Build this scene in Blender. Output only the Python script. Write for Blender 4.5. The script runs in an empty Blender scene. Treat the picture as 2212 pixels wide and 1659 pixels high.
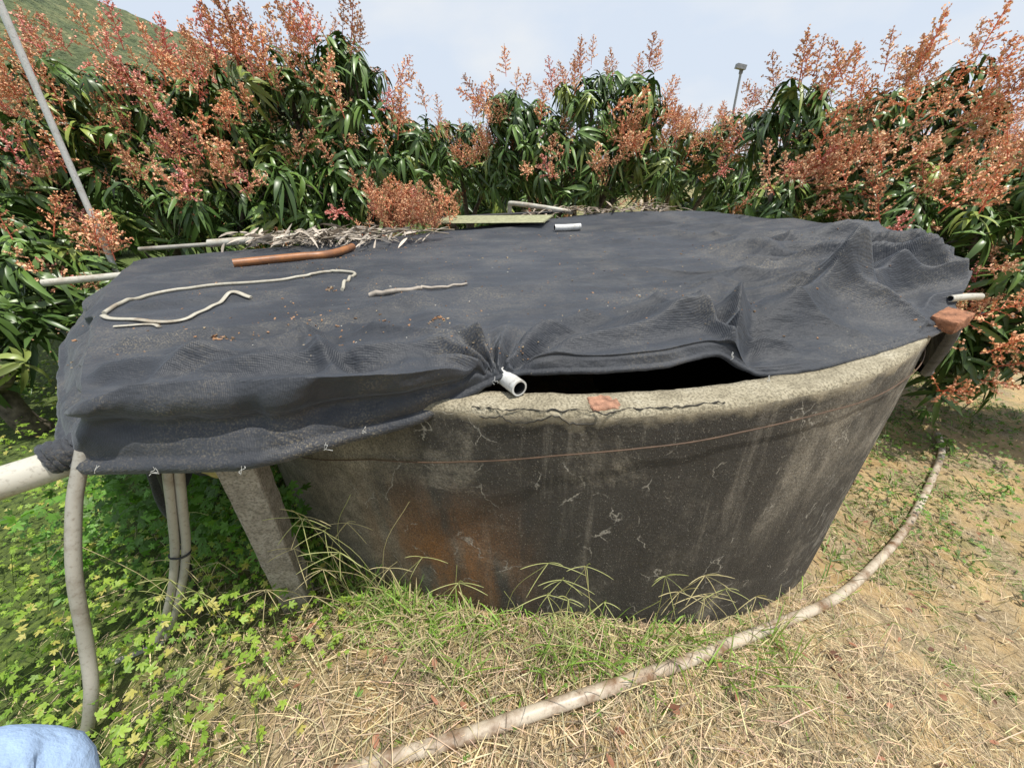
import bpy, math, random
import numpy as np
from mathutils import Vector, Matrix
from mathutils.bvhtree import BVHTree
rng=np.random.default_rng(7); random.seed(7)
C=bpy.context.scene.collection
R=math.radians

# ------------------------------------------------------------------ helpers
class MB:
    """quad mesh accumulator with per-vertex colour"""
    def __init__(s): s.V=[];s.F=[];s.C=[];s.M=[];s.n=0
    def add(s,V,F,col=(1,1,1),mi=0):
        V=np.asarray(V,float).reshape(-1,3);F=np.asarray(F,int).reshape(-1,4)
        col=np.asarray(col,float)
        if col.ndim==1: col=np.tile(col,(len(V),1))
        s.V.append(V);s.F.append(F+s.n);s.C.append(col);s.M.append(np.full(len(F),mi));s.n+=len(V)
    def build(s,name,mats,smooth=True,parent=None):
        V=np.concatenate(s.V);F=np.concatenate(s.F);Cc=np.concatenate(s.C);M=np.concatenate(s.M)
        me=bpy.data.meshes.new(name)
        me.vertices.add(len(V));me.vertices.foreach_set('co',V.ravel())
        me.loops.add(F.size);me.loops.foreach_set('vertex_index',F.ravel().astype(np.int32))
        me.polygons.add(len(F));me.polygons.foreach_set('loop_start',np.arange(0,F.size,4,dtype=np.int32))
        try: me.polygons.foreach_set('loop_total',np.full(len(F),4,dtype=np.int32))
        except Exception: pass
        me.polygons.foreach_set('material_index',M.astype(np.int32))
        me.polygons.foreach_set('use_smooth',np.full(len(F),smooth))
        a=me.color_attributes.new('Col','FLOAT_COLOR','POINT')
        a.data.foreach_set('color',np.hstack([Cc,np.ones((len(Cc),1))]).ravel())
        for m in mats: me.materials.append(m)
        me.update(calc_edges=True)
        o=bpy.data.objects.new(name,me);C.objects.link(o)
        if parent: o.parent=parent
        return o

def vnoise2(x,y,seed=0):
    x=np.asarray(x,float);y=np.asarray(y,float)
    xi=np.floor(x).astype(int);yi=np.floor(y).astype(int);fx=x-xi;fy=y-yi
    fx=fx*fx*(3-2*fx);fy=fy*fy*(3-2*fy)
    def h(a,b):
        n=(a*374761393+b*668265263+seed*1442695041)&0xffffffff
        n=((n^(n>>13))*1274126177)&0xffffffff
        return ((n^(n>>16))&0xffff)/65535.0
    return (h(xi,yi)*(1-fx)+h(xi+1,yi)*fx)*(1-fy)+(h(xi,yi+1)*(1-fx)+h(xi+1,yi+1)*fx)*fy
def fbm(x,y,seed=0,o=3):
    r=0;a=.5;t=0
    for i in range(o): r=r+a*vnoise2(x*2**i,y*2**i,seed+i*17);t+=a;a*=.5
    return r/t-.5

def crom(P,n):
    """catmull-rom through P, n samples per span"""
    P=np.asarray(P,float);Q=np.vstack([2*P[0]-P[1],P,2*P[-1]-P[-2]]);o=[]
    for i in range(1,len(Q)-2):
        p0,p1,p2,p3=Q[i-1:i+3]
        for t in np.linspace(0,1,n,endpoint=False):
            o.append(.5*((2*p1)+(-p0+p2)*t+(2*p0-5*p1+4*p2-p3)*t*t+(-p0+3*p1-3*p2+p3)*t**3))
    o.append(Q[-2]);return np.array(o)
def tube(mb,P,r,sides=8,col=(1,1,1),mi=0,cap=True,flat=1.0):
    P=np.asarray(P,float);n=len(P);r=np.broadcast_to(np.asarray(r,float),(n,))
    T=np.gradient(P,axis=0);T/=np.linalg.norm(T,axis=1)[:,None]+1e-9
    up=np.array([0,0,1.]) if abs(T[0][2])<.9 else np.array([0,1.,0])
    A=np.cross(T,up);A/=np.linalg.norm(A,axis=1)[:,None]+1e-9
    for i in range(1,n):
        a=A[i-1]-T[i]*np.dot(A[i-1],T[i]);A[i]=a/(np.linalg.norm(a)+1e-9)
    B=np.cross(T,A)
    th=np.linspace(0,2*math.pi,sides,endpoint=False)
    V=P[:,None]+r[:,None,None]*(np.cos(th)[None,:,None]*A[:,None]+flat*np.sin(th)[None,:,None]*B[:,None])
    V=V.reshape(-1,3);F=[]
    i=np.arange(n-1)[:,None]*sides;j=np.arange(sides)[None]
    k=(j+1)%sides
    F=np.stack([i+j,i+k,i+sides+k,i+sides+j],-1).reshape(-1,4)
    mb.add(V,F,col,mi)
    if cap:
        for e in (0,n-1):
            c=P[e];ring=V[e*sides:(e+1)*sides]
            VV=np.vstack([ring,[c]]);FF=[[a,(a+1)%sides,(a+2)%sides,sides] for a in range(0,sides,2)]
            mb.add(VV,FF,col,mi)
def box(mb,c,s,rot=(0,0,0),col=(1,1,1),mi=0,jit=0):
    from mathutils import Euler
    M=np.array(Euler(rot).to_matrix())
    v=np.array([[a,b,d] for a in(-.5,.5) for b in(-.5,.5) for d in(-.5,.5)])*np.array(s)
    if jit: v=v+rng.normal(0,jit,v.shape)
    v=v@M.T+np.array(c)
    mb.add(v,[[0,1,3,2],[4,6,7,5],[0,4,5,1],[2,3,7,6],[0,2,6,4],[1,5,7,3]],col,mi)
def worn_block(mb,c,s,rot,col,seed,amp=.005,n=9):
    """block with rounded, chipped edges"""
    from mathutils import Euler
    M=np.array(Euler(rot).to_matrix());t=np.linspace(-.5,.5,n);a,b=np.meshgrid(t,t);o=np.full_like(a,.5)
    for ax in range(3):
        for sg in (-1,1):
            v=np.stack([a,b,o*sg],-1).reshape(-1,3);v=np.roll(v,ax,axis=1)
            m=np.sort(np.abs(v),axis=1)
            rd=np.clip((m[:,1]-.38)/.12,0,1)*np.clip((m[:,2]-.38)/.12,0,1)
            v=v*(1-.07*rd)[:,None]*np.array(s)
            v=v+amp*np.stack([fbm(v[:,0]*60+k,v[:,1]*60+v[:,2]*47,seed+k) for k in range(3)],-1)*2
            I=np.arange(n-1)[:,None]*n+np.arange(n-1)[None]
            mb.add(v@M.T+np.array(c),np.stack([I,I+1,I+n+1,I+n],-1),col)

# ------------------------------------------------------------------ materials
class N:
    def __init__(s,name):
        s.m=bpy.data.materials.new(name);s.m.use_nodes=True;s.t=s.m.node_tree
        s.b=s.t.nodes['Principled BSDF'];s.out=s.t.nodes['Material Output']
    def n(s,ty,**k):
        q=s.t.nodes.new(ty)
        for a,b in k.items():
            if a in('ins',):
                for i,v in b.items():
                    if isinstance(v,bpy.types.NodeSocket): s.t.links.new(v,q.inputs[i])
                    else: q.inputs[i].default_value=v
            else: setattr(q,a,b)
        return q
    def l(s,a,b): s.t.links.new(a,b)
    def pos(s,scale=(1,1,1),loc=(0,0,0)):
        g=s.n('ShaderNodeNewGeometry');m=s.n('ShaderNodeMapping',ins={0:g.outputs['Position'],1:loc,3:scale});return m.outputs[0]
    def noise(s,v,sc,det=4,rough=.55,dist=0):
        return s.n('ShaderNodeTexNoise',ins={'Vector':v,'Scale':sc,'Detail':det,'Roughness':rough,'Distortion':dist}).outputs[0]
    def ramp(s,f,*st):
        r=s.n('ShaderNodeValToRGB',ins={0:f});e=r.color_ramp.elements
        while len(e)<len(st): e.new(.5)
        for i,(p,c) in enumerate(st):
            e[i].position=p;e[i].color=(c,c,c,1) if not hasattr(c,'__len__') else (*c,1)
        return r.outputs[0]
    def mix(s,f,a,b,bt='MIX'):
        q=s.n('ShaderNodeMix',data_type='RGBA',blend_type=bt)
        for i,v in((0,f),(6,a),(7,b)):
            if isinstance(v,bpy.types.NodeSocket): s.l(v,q.inputs[i])
            elif hasattr(v,'__len__'): q.inputs[i].default_value=(*v,1)
            else: q.inputs[i].default_value=v
        return q.outputs[2]
    def math(s,op,a,b=0,c=0):
        q=s.n('ShaderNodeMath',operation=op)
        for i,v in enumerate((a,b,c)):
            if isinstance(v,bpy.types.NodeSocket): s.l(v,q.inputs[i])
            else: q.inputs[i].default_value=v
        return q.outputs[0]
    def bump(s,h,st=.5,d=.01,nrm=None):
        q=s.n('ShaderNodeBump',ins={'Strength':st,'Distance':d,'Height':h})
        if nrm is not None: s.l(nrm,q.inputs['Normal'])
        return q.outputs[0]
    def mr(s,v,a,b,c,d): return s.n('ShaderNodeMapRange',ins={0:v,1:a,2:b,3:c,4:d}).outputs[0]
    def fin(s,col=None,rough=None,nrm=None,**k):
        if col is not None:
            if isinstance(col,bpy.types.NodeSocket): s.l(col,s.b.inputs['Base Color'])
            else: s.b.inputs['Base Color'].default_value=(*col,1)
        if rough is not None:
            if isinstance(rough,bpy.types.NodeSocket): s.l(rough,s.b.inputs['Roughness'])
            else: s.b.inputs['Roughness'].default_value=rough
        if nrm is not None: s.l(nrm,s.b.inputs['Normal'])
        for a,b in k.items(): s.b.inputs[a.replace('_',' ')].default_value=b
        return s.m
def leafmat(name,rough=.4,trans=.3,tcol=1.6,spec=.5):
    q=N(name);c=q.n('ShaderNodeAttribute',attribute_name='Col').outputs[0]
    q.fin(c,rough);q.b.inputs['Specular IOR Level'].default_value=spec
    if trans>0:
        t=q.n('ShaderNodeBsdfTranslucent');tc=q.mix(1.0,c,(tcol*.9,tcol*1.1,tcol*.3),'MULTIPLY');q.l(tc,t.inputs[0])
        m=q.n('ShaderNodeMixShader',ins={0:trans,1:q.b.outputs[0],2:t.outputs[0]});q.l(m.outputs[0],q.out.inputs[0])
    return q.m
M_leaf=leafmat('mango_leaf',.38,0)
M_pan=leafmat('panicle',.8,0,1.2,.2)
M_vine=leafmat('vine_leaf',.5,.3)
M_straw=leafmat('dry_straw',.7,0,1.0,.3)
def barkmat():
    q=N('bark');p=q.pos();c=q.ramp(q.noise(p,25),(.3,(.045,.035,.025)),(.7,(.16,.13,.095)))
    return q.fin(c,.9,q.bump(q.noise(p,60),.6,.01))
M_bark=barkmat()
def colmat(name,rough=.5,nscale=40,lo=.8,hi=1.1,bump=.2,bd=.003,**k):
    q=N(name);a=q.n('ShaderNodeAttribute',attribute_name='Col').outputs[0];p=q.pos()
    c=q.mix(1.0,a,q.ramp(q.noise(p,nscale,5),(.3,lo),(.7,hi)),'MULTIPLY')
    return q.fin(c,rough,q.bump(q.noise(p,nscale*3),bump,bd),**k)
M_misc=colmat('painted_misc',.6,30,.65,1.15)
M_brick=colmat('old_brick',.95,35,.45,1.3,.9,.008)
M_cloth=colmat('cotton_cloth',.9,14,.85,1.1,.5,.01)
def pvcmat(name,base,stain,amt=.55):
    q=N(name);p=q.pos()
    c=q.mix(q.ramp(q.noise(p,7,6,.65),(amt-.08,0.),(amt+.1,1.)),base,stain)
    c=q.mix(q.ramp(q.noise(p,90,3),(.55,0.),(.75,.5)),c,(.12,.09,.06))
    return q.fin(c,.42,q.bump(q.noise(p,50),.15,.002))
M_pvc=pvcmat('weathered_pvc',(.50,.48,.41),(.32,.26,.19),.56)
M_hose=pvcmat('dirty_hose',(.52,.45,.35),(.19,.11,.06),.52)
M_loop=pvcmat('thin_hose_plastic',(.44,.41,.33),(.25,.2,.14),.6)
M_grey=pvcmat('grey_hose',(.36,.345,.30),(.22,.19,.15),.58)
M_rust=pvcmat('rusty_pipe',(.36,.15,.055),(.22,.10,.05),.5)
M_white=pvcmat('white_pvc',(.62,.62,.60),(.42,.40,.35),.60)
M_dark=N('black_hose_and_bore_shade').fin((.02,.02,.02),.6)

def netmat():
    q=N('shade_net');p=q.pos();uv=q.n('ShaderNodeUVMap').outputs[0]
    w1=q.n('ShaderNodeTexWave',wave_type='BANDS',bands_direction='X',ins={'Vector':uv,'Scale':75.0,'Distortion':.6,'Detail':1.0,'Detail Scale':.6}).outputs[1]
    w2=q.n('ShaderNodeTexWave',wave_type='BANDS',bands_direction='Y',ins={'Vector':uv,'Scale':72.0,'Distortion':1.2,'Detail':2.0,'Detail Scale':1.4}).outputs[1]
    c=q.mix(q.ramp(q.noise(p,1.3,6,.6),(.35,0.),(.68,1.)),(.022,.025,.031),(.050,.055,.066))
    c=q.mix(q.ramp(w2,(.15,.4),(.7,0.)),c,(.009,.010,.012))
    c=q.mix(q.ramp(q.noise(q.pos((1,4,1)),3.0,7,.7),(.50,0.),(.8,.45)),c,(.11,.11,.108))
    d=q.math('MULTIPLY',q.ramp(q.noise(p,2.6,5,.65),(.48,0.),(.68,1.)),q.ramp(q.noise(p,160,3,.7),(.5,0.),(.64,1.)))
    c=q.mix(q.math('MULTIPLY',d,.65),c,(.26,.22,.15))
    sp=q.n('ShaderNodeTexVoronoi',feature='F1',ins={'Vector':p,'Scale':42.0}).outputs[0]
    c=q.mix(q.math('MULTIPLY',q.ramp(sp,(.06,1.),(.09,0.)),q.ramp(q.noise(p,9,2),(.55,0.),(.6,.6))),c,(.32,.27,.19))
    n1=q.bump(w1,.3,.002);n2=q.bump(w2,.25,.0018,n1);n3=q.bump(q.noise(p,13,6,.65),.45,.018,n2);n4=q.bump(q.noise(q.pos((1,3,1)),5,4,.6),.45,.035,n3)
    q.fin(c,.56,n4)
    q.b.inputs['Specular IOR Level'].default_value=.42
    q.b.inputs['Sheen Weight'].default_value=.15;q.b.inputs['Sheen Roughness'].default_value=.4
    q.b.inputs['Sheen Tint'].default_value=(.8,.88,1,1)
    return q.m
M_net=netmat()

def concmat(top=False):
    q=N('concrete_rim' if top else 'weathered_concrete');p=q.pos()
    ps=q.pos((1,1,.22))
    if top:
        c=q.ramp(q.noise(p,6,8,.7),(.3,(.22,.19,.125)),(.5,(.42,.37,.26)),(.72,(.58,.53,.40)))
        c=q.mix(q.ramp(q.noise(p,130,3),(.40,.6),(.55,0.)),c,(.10,.085,.055))
        return q.fin(c,.95,q.bump(q.noise(p,90,6,.7),.8,.012))
    c=q.mix(q.ramp(q.noise(p,2.2,9,.70,.4),(.38,0.),(.62,1.)),(.075,.068,.055),(.29,.26,.205))
    c=q.mix(q.ramp(q.noise(p,1.3,9,.74,.6),(.46,0.),(.54,.9)),c,(.034,.032,.027))
    c=q.mix(q.ramp(q.noise(ps,5,8,.7),(.46,0.),(.60,.8)),c,(.040,.036,.030))
    c=q.mix(q.ramp(q.noise(q.pos((1,1,.10)),14,5,.65),(.55,0.),(.70,.45)),c,(.36,.325,.265))
    sx=q.n('ShaderNodeSeparateXYZ',ins={0:p})
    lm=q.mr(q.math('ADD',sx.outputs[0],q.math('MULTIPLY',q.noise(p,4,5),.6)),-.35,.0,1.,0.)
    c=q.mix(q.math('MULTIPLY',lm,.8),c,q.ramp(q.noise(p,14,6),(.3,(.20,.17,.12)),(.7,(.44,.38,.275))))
    rx=q.mr(q.math('ABSOLUTE',q.math('ADD',sx.outputs[0],.28)),.05,.40,1.,0.)
    rz=q.mr(q.math('ABSOLUTE',q.math('ADD',sx.outputs[2],-.24)),.08,.48,1.,0.)
    ru=q.math('MULTIPLY',q.math('MULTIPLY',rx,rz),q.ramp(q.noise(ps,9,5),(.34,0.),(.53,1.)))
    c=q.mix(ru,c,(.28,.125,.038))
    gr=q.math('MULTIPLY',q.mr(sx.outputs[2],-.45,-.15,1.,0.),q.ramp(q.noise(ps,7,5),(.4,0.),(.6,.7)))
    c=q.mix(gr,c,(.30,.22,.12))
    dk=q.math('MULTIPLY',q.mr(sx.outputs[2],.15,.60,1.,0.),q.ramp(q.noise(p,3.2,8,.72),(.40,0.),(.52,.9)))
    dk=q.math('MULTIPLY',dk,q.mr(sx.outputs[0],0.,.25,0.,1.))
    c=q.mix(dk,c,(.030,.027,.022))
    ds=q.pos((1,1,.8));dv=q.n('ShaderNodeVectorMath',operation='ADD',ins={0:ds,1:q.n('ShaderNodeVectorMath',operation='SCALE',ins={0:q.n('ShaderNodeTexNoise',ins={'Vector':p,'Scale':9.0,'Detail':5.0}).outputs[1],3:.16}).outputs[0]}).outputs[0]
    v=q.n('ShaderNodeTexVoronoi',feature='DISTANCE_TO_EDGE',ins={'Vector':dv,'Scale':6.0}).outputs[0]
    cr=q.math('MULTIPLY',q.ramp(v,(.005,1.),(.016,0.)),q.ramp(q.noise(p,8,2),(.54,0.),(.60,.75)))
    c=q.mix(cr,c,(.50,.47,.40))
    ef=q.math('MULTIPLY',q.mr(sx.outputs[0],1.1,1.8,0.,1.),q.ramp(q.noise(p,8,8,.7,1.0),(.5,0.),(.62,.8)))
    c=q.mix(ef,c,(.45,.43,.37))
    c=q.mix(q.ramp(q.noise(p,150,3),(.38,.6),(.6,0.)),c,(.035,.03,.024))
    c=q.mix(q.ramp(q.noise(p,230,2),(.62,0.),(.74,.7)),c,(.42,.39,.32))
    tz=q.mr(q.math('ADD',sx.outputs[2],q.math('MULTIPLY',q.noise(p,14,5),.12)),1.005,1.05,0.,.85)
    c=q.mix(tz,c,(.38,.33,.23))
    n=q.bump(q.noise(p,90,6,.7),.8,.010);n=q.bump(q.noise(p,7,6),.4,.03,n)
    return q.fin(c,.9,n)
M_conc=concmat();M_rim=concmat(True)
def pillarmat():
    q=N('pillar_concrete');p=q.pos()
    c=q.ramp(q.noise(p,18,7,.65),(.3,(.25,.225,.18)),(.7,(.48,.44,.37)))
    c=q.mix(q.ramp(q.noise(p,120,3),(.36,.6),(.55,0.)),c,(.08,.07,.05))
    return q.fin(c,.95,q.bump(q.noise(p,110,5,.7),.9,.01))
M_pillar=pillarmat()
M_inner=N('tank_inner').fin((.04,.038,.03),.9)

def groundmat():
    q=N('ground');p=q.pos();sx=q.n('ShaderNodeSeparateXYZ',ins={0:p})
    sand=q.ramp(q.noise(p,2.5,8,.65),(.3,(.31,.20,.08)),(.7,(.56,.41,.21)))
    litter=q.ramp(q.noise(p,55,6,.75,1.5),(.35,(.09,.065,.04)),(.5,(.31,.24,.14)),(.68,(.55,.46,.31)))
    c=q.mix(q.ramp(q.noise(p,3.4,5,.6),(.42,0.05),(.58,.9)),sand,litter)
    grn=q.ramp(q.noise(p,40,5,.7),(.35,(.03,.05,.012)),(.65,(.13,.18,.03)))
    left=q.mr(q.math('ADD',sx.outputs[0],q.math('MULTIPLY',q.noise(p,3,4),1.2)),-.9,.0,1.,0.)
    far=q.mr(sx.outputs[1],3.5,7.0,0.,1.)
    gm=q.math('MAXIMUM',left,q.math('MULTIPLY',far,q.ramp(q.noise(p,.8,4),(.4,.2),(.6,.9))))
    gm=q.math('MAXIMUM',gm,q.ramp(q.noise(p,5.0,5),(.60,0.),(.68,.4)))
    c=q.mix(gm,c,grn)
    n=q.bump(q.noise(p,45,6,.7),.8,.02);n=q.bump(q.noise(p,10,5),.6,.05,n)
    return q.fin(c,.95,n)
M_ground=groundmat()

# ------------------------------------------------------------------ ground
def gz(x,y):
    x=np.asarray(x,float);y=np.asarray(y,float)
    a=np.clip(x-.33,0,None)
    z=-.35*np.minimum(a,2.0)-.05*np.clip(a-2,0,8)
    z=z-.10*np.exp(-((x+.9)/.5)**2-((y-1.5)/.45)**2)
    z=z+.055*fbm(x*1.6,y*1.6,3)*np.clip(np.hypot(x,y)/1.5,0.3,1)+.028*fbm(x*7,y*7,5)
    return z
def axis(a,b,step,far):
    core=np.arange(a,b+1e-6,step);o=[];d=step
    x=b
    while x<far: d*=1.25;x+=d;o.append(x)
    r=np.array(o)
    o=[];d=step;x=a
    while x>-far: d*=1.25;x-=d;o.append(x)
    return np.concatenate([np.array(o)[::-1],core,r])
X=axis(-3.5,4.5,.045,400);Y=axis(-.3,4.5,.045,400)
gx,gy=np.meshgrid(X,Y);GZ=gz(gx,gy)
nx,ny=len(X),len(Y);I=np.arange(ny-1)[:,None]*nx+np.arange(nx-1)[None]
mb=MB();mb.add(np.stack([gx,gy,GZ],-1),np.stack([I,I+1,I+nx+1,I+nx],-1))
mb.build('ground',[M_ground])

# ------------------------------------------------------------------ water tank
TC=np.array([.31,3.0]);TR=2.10;TH=.105
water_tank=bpy.data.objects.new('round_concrete_water_tank',None);C.objects.link(water_tank)
mb=MB();ns=900
th=np.linspace(0,2*math.pi,ns,endpoint=False)
zs=np.concatenate([np.linspace(-1.0,.9,24),[.94,.965,.982]])
def ringpts(r,z): return np.stack([TC[0]+r*np.cos(th),TC[1]+r*np.sin(th),z],-1)
rows=[]
for z in zs:
    rr=TR+.010*fbm(th*14,th*0+z*4,11)+ (.004*fbm(th*60,th*0+z*20,12))
    rows.append(ringpts(rr,np.full(ns,z)))
chip=.016*np.clip(fbm(th*26,th*0,21)*2.2,-1,1)
chipz=.012*fbm(th*30,th*0,22,4)
rows.append(ringpts(TR-.006-np.clip(chip,0,1),.994+chipz*.6))
for k in range(1,6):
    rr=TR-TH*k/5.;rows.append(ringpts(rr if k<5 else TR-TH,1.0+.007*fbm(th*50,th*0+k*.9,23,4)+chipz*.5))
nsplit=len(zs)
rows.append(ringpts(TR-TH-.003,np.full(ns,.97)));rows.append(ringpts(TR-TH,np.full(ns,-.2)))
Vv=np.concatenate(rows);nr=len(rows)
i=np.arange(nr-1)[:,None]*ns;j=np.arange(ns)[None];k=(j+1)%ns
Fq=np.stack([i+j,i+k,i+ns+k,i+ns+j],-1)
mb.add(Vv,Fq.reshape(-1,4))
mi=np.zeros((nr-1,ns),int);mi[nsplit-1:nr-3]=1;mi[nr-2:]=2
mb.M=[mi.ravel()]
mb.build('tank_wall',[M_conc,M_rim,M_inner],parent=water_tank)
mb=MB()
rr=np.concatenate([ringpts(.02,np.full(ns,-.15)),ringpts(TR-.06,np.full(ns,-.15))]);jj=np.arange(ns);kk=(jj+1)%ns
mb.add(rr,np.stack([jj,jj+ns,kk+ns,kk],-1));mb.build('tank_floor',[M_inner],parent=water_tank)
mb=MB()
def rimp(x,off,z): return [x,TC[1]-math.sqrt((TR-off)**2-(x-TC[0])**2),z]
w_=0;P=[]
for x in np.arange(-.12,.62,.010):
    w_=w_*.85+random.gauss(0,.004);P.append(rimp(x,.012+w_,1.000+random.uniform(-.002,.002)))
tube(mb,P,np.array([random.uniform(.0006,.0030) for _ in P]),5,(.02,.017,.012))
P=[];w_=0
for x in np.arange(-.10,.24,.010):
    w_=w_*.9+random.gauss(0,.005);P.append(rimp(x,-.001,.968+w_))
tube(mb,P,np.array([random.uniform(.0006,.003) for _ in P]),5,(.02,.017,.012))
mb.build('rim_crack',[M_misc],parent=water_tank)
mb=MB();worn_block(mb,rimp(.265,.050,.990),(.085,.070,.03),(0,.02,.05),(.42,.22,.14),5,.006);mb.build('exposed_brick',[M_brick],parent=water_tank)
W=np.array([[-.88,.60],[-.5,.735],[-.16,.81],[.12,.85],[.39,.88],[.67,.90],[1.01,.905],[1.42,.89],[1.66,.87],[2.0,.85]])
xs=np.linspace(-.95,1.95,90);zz=np.interp(xs,W[:,0],W[:,1])+.004*np.sin(xs*9)
P=[[x,TC[1]-math.sqrt((TR+.012)**2-(x-TC[0])**2),z] for x,z in zip(xs,zz)]
mb=MB();tube(mb,P,.0022,6,(.11,.065,.04));mb.build('rusty_wire',[M_misc])

# ------------------------------------------------------------------ shade net
K=[(-1.10,.86,1.12),(-.97,.88,1.15),(-.74,.90,1.145),(-.50,.90,1.14),(-.31,.93,1.14),(-.18,.97,1.14),(-.045,1.075,1.095),
(.13,1.08,1.10),(.30,1.07,1.10),(.47,1.08,1.11),(.64,1.13,1.11),(.78,1.10,1.03),(.94,1.12,1.02),(1.10,1.17,1.02),(1.32,1.25,1.02),(1.59,1.37,1.025),
(1.82,1.50,1.05),(1.93,1.59,1.12),(2.15,1.85,1.14),(2.35,2.10,1.15),(2.68,2.78,1.15),(2.75,3.26,1.14),(2.50,3.77,1.14),(2.15,4.50,1.15),(1.20,4.90,1.13),(.03,4.65,1.09),
(-.73,4.15,1.08),(-1.25,3.75,1.08),(-1.95,3.50,1.08),(-2.55,3.28,1.08),(-2.85,3.10,1.08),(-2.20,2.12,1.09),(-1.80,1.65,1.10),(-1.38,1.16,1.11)]
H=[(-1.31,.91,.93),(-1.20,.86,.93),(-.80,.83,.94),(-.62,.865,.945),(-.45,.94,.95),(-.28,.98,.975),(-.035,1.055,1.05),
(.13,1.055,1.065),(.30,1.05,1.065),(.47,1.06,1.07),(.66,1.115,1.075),(.79,1.09,1.012),(.95,1.10,1.012),(1.11,1.15,1.012),(1.33,1.235,1.012),(1.61,1.36,1.01),
(1.86,1.49,1.0),(2.03,1.62,.95),(2.30,1.86,.60),(2.50,2.10,.5),(2.82,2.78,.6),(2.88,3.28,.84),(2.6,3.85,.84),(2.2,4.6,.85),(1.2,5.0,.95),(.03,4.72,1.07),
(-.73,4.20,1.06),(-1.25,3.80,1.06),(-1.95,3.55,1.05),(-2.6,3.33,1.0),(-2.98,3.10,.93),(-2.40,2.02,.90),(-1.98,1.54,.89),(-1.52,1.12,.92)]
def loop(P,per):
    P=np.array(P);n=len(P);o=[]
    for i in range(n):
        p0,p1,p2,p3=P[i-1],P[i],P[(i+1)%n],P[(i+2)%n]
        m1=(p2-p0)*.35;m2=(p3-p1)*.35
        d=np.linalg.norm(p2-p1);
        for m in (m1,m2):
            l=np.linalg.norm(m)
            if l>d: m*=d/l
        for t in np.linspace(0,1,per,endpoint=False):
            t2=t*t;t3=t2*t
            o.append((2*t3-3*t2+1)*p1+(t3-2*t2+t)*m1+(-2*t3+3*t2)*p2+(t3-t2)*m2)
    return np.array(o)
per=34
KL=loop(K,per);HL=loop(H,per);nb=len(KL)
cen=np.array([.35,2.3])
def sig(x): return 1/(1+np.exp(-x))
def fold(px,py,x,y,ang,w,h,L1,L2):
    """one cloth fold: ridge starting near (px,py) heading along ang"""
    dx=x-px;dy=y-py;al=dx*math.cos(ang)+dy*math.sin(ang);pe=-dx*math.sin(ang)+dy*math.cos(ang)
    pe=pe+.05*fbm(al*3,al*0+px*9,99)
    ww=w*(1+.8*np.clip(al,0,3))
    e=np.clip((al+L1)/max(L1,1e-3),0,1);e=e*e*(3-2*e);g_=np.clip((L2-al)/(.6*L2),0,1);g_=g_*g_*(3-2*g_)
    prof=np.exp(-np.abs(pe/ww)**1.5)-.35*np.exp(-((pe+1.7*ww)/ww)**2)
    return h*e*g_*prof
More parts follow.
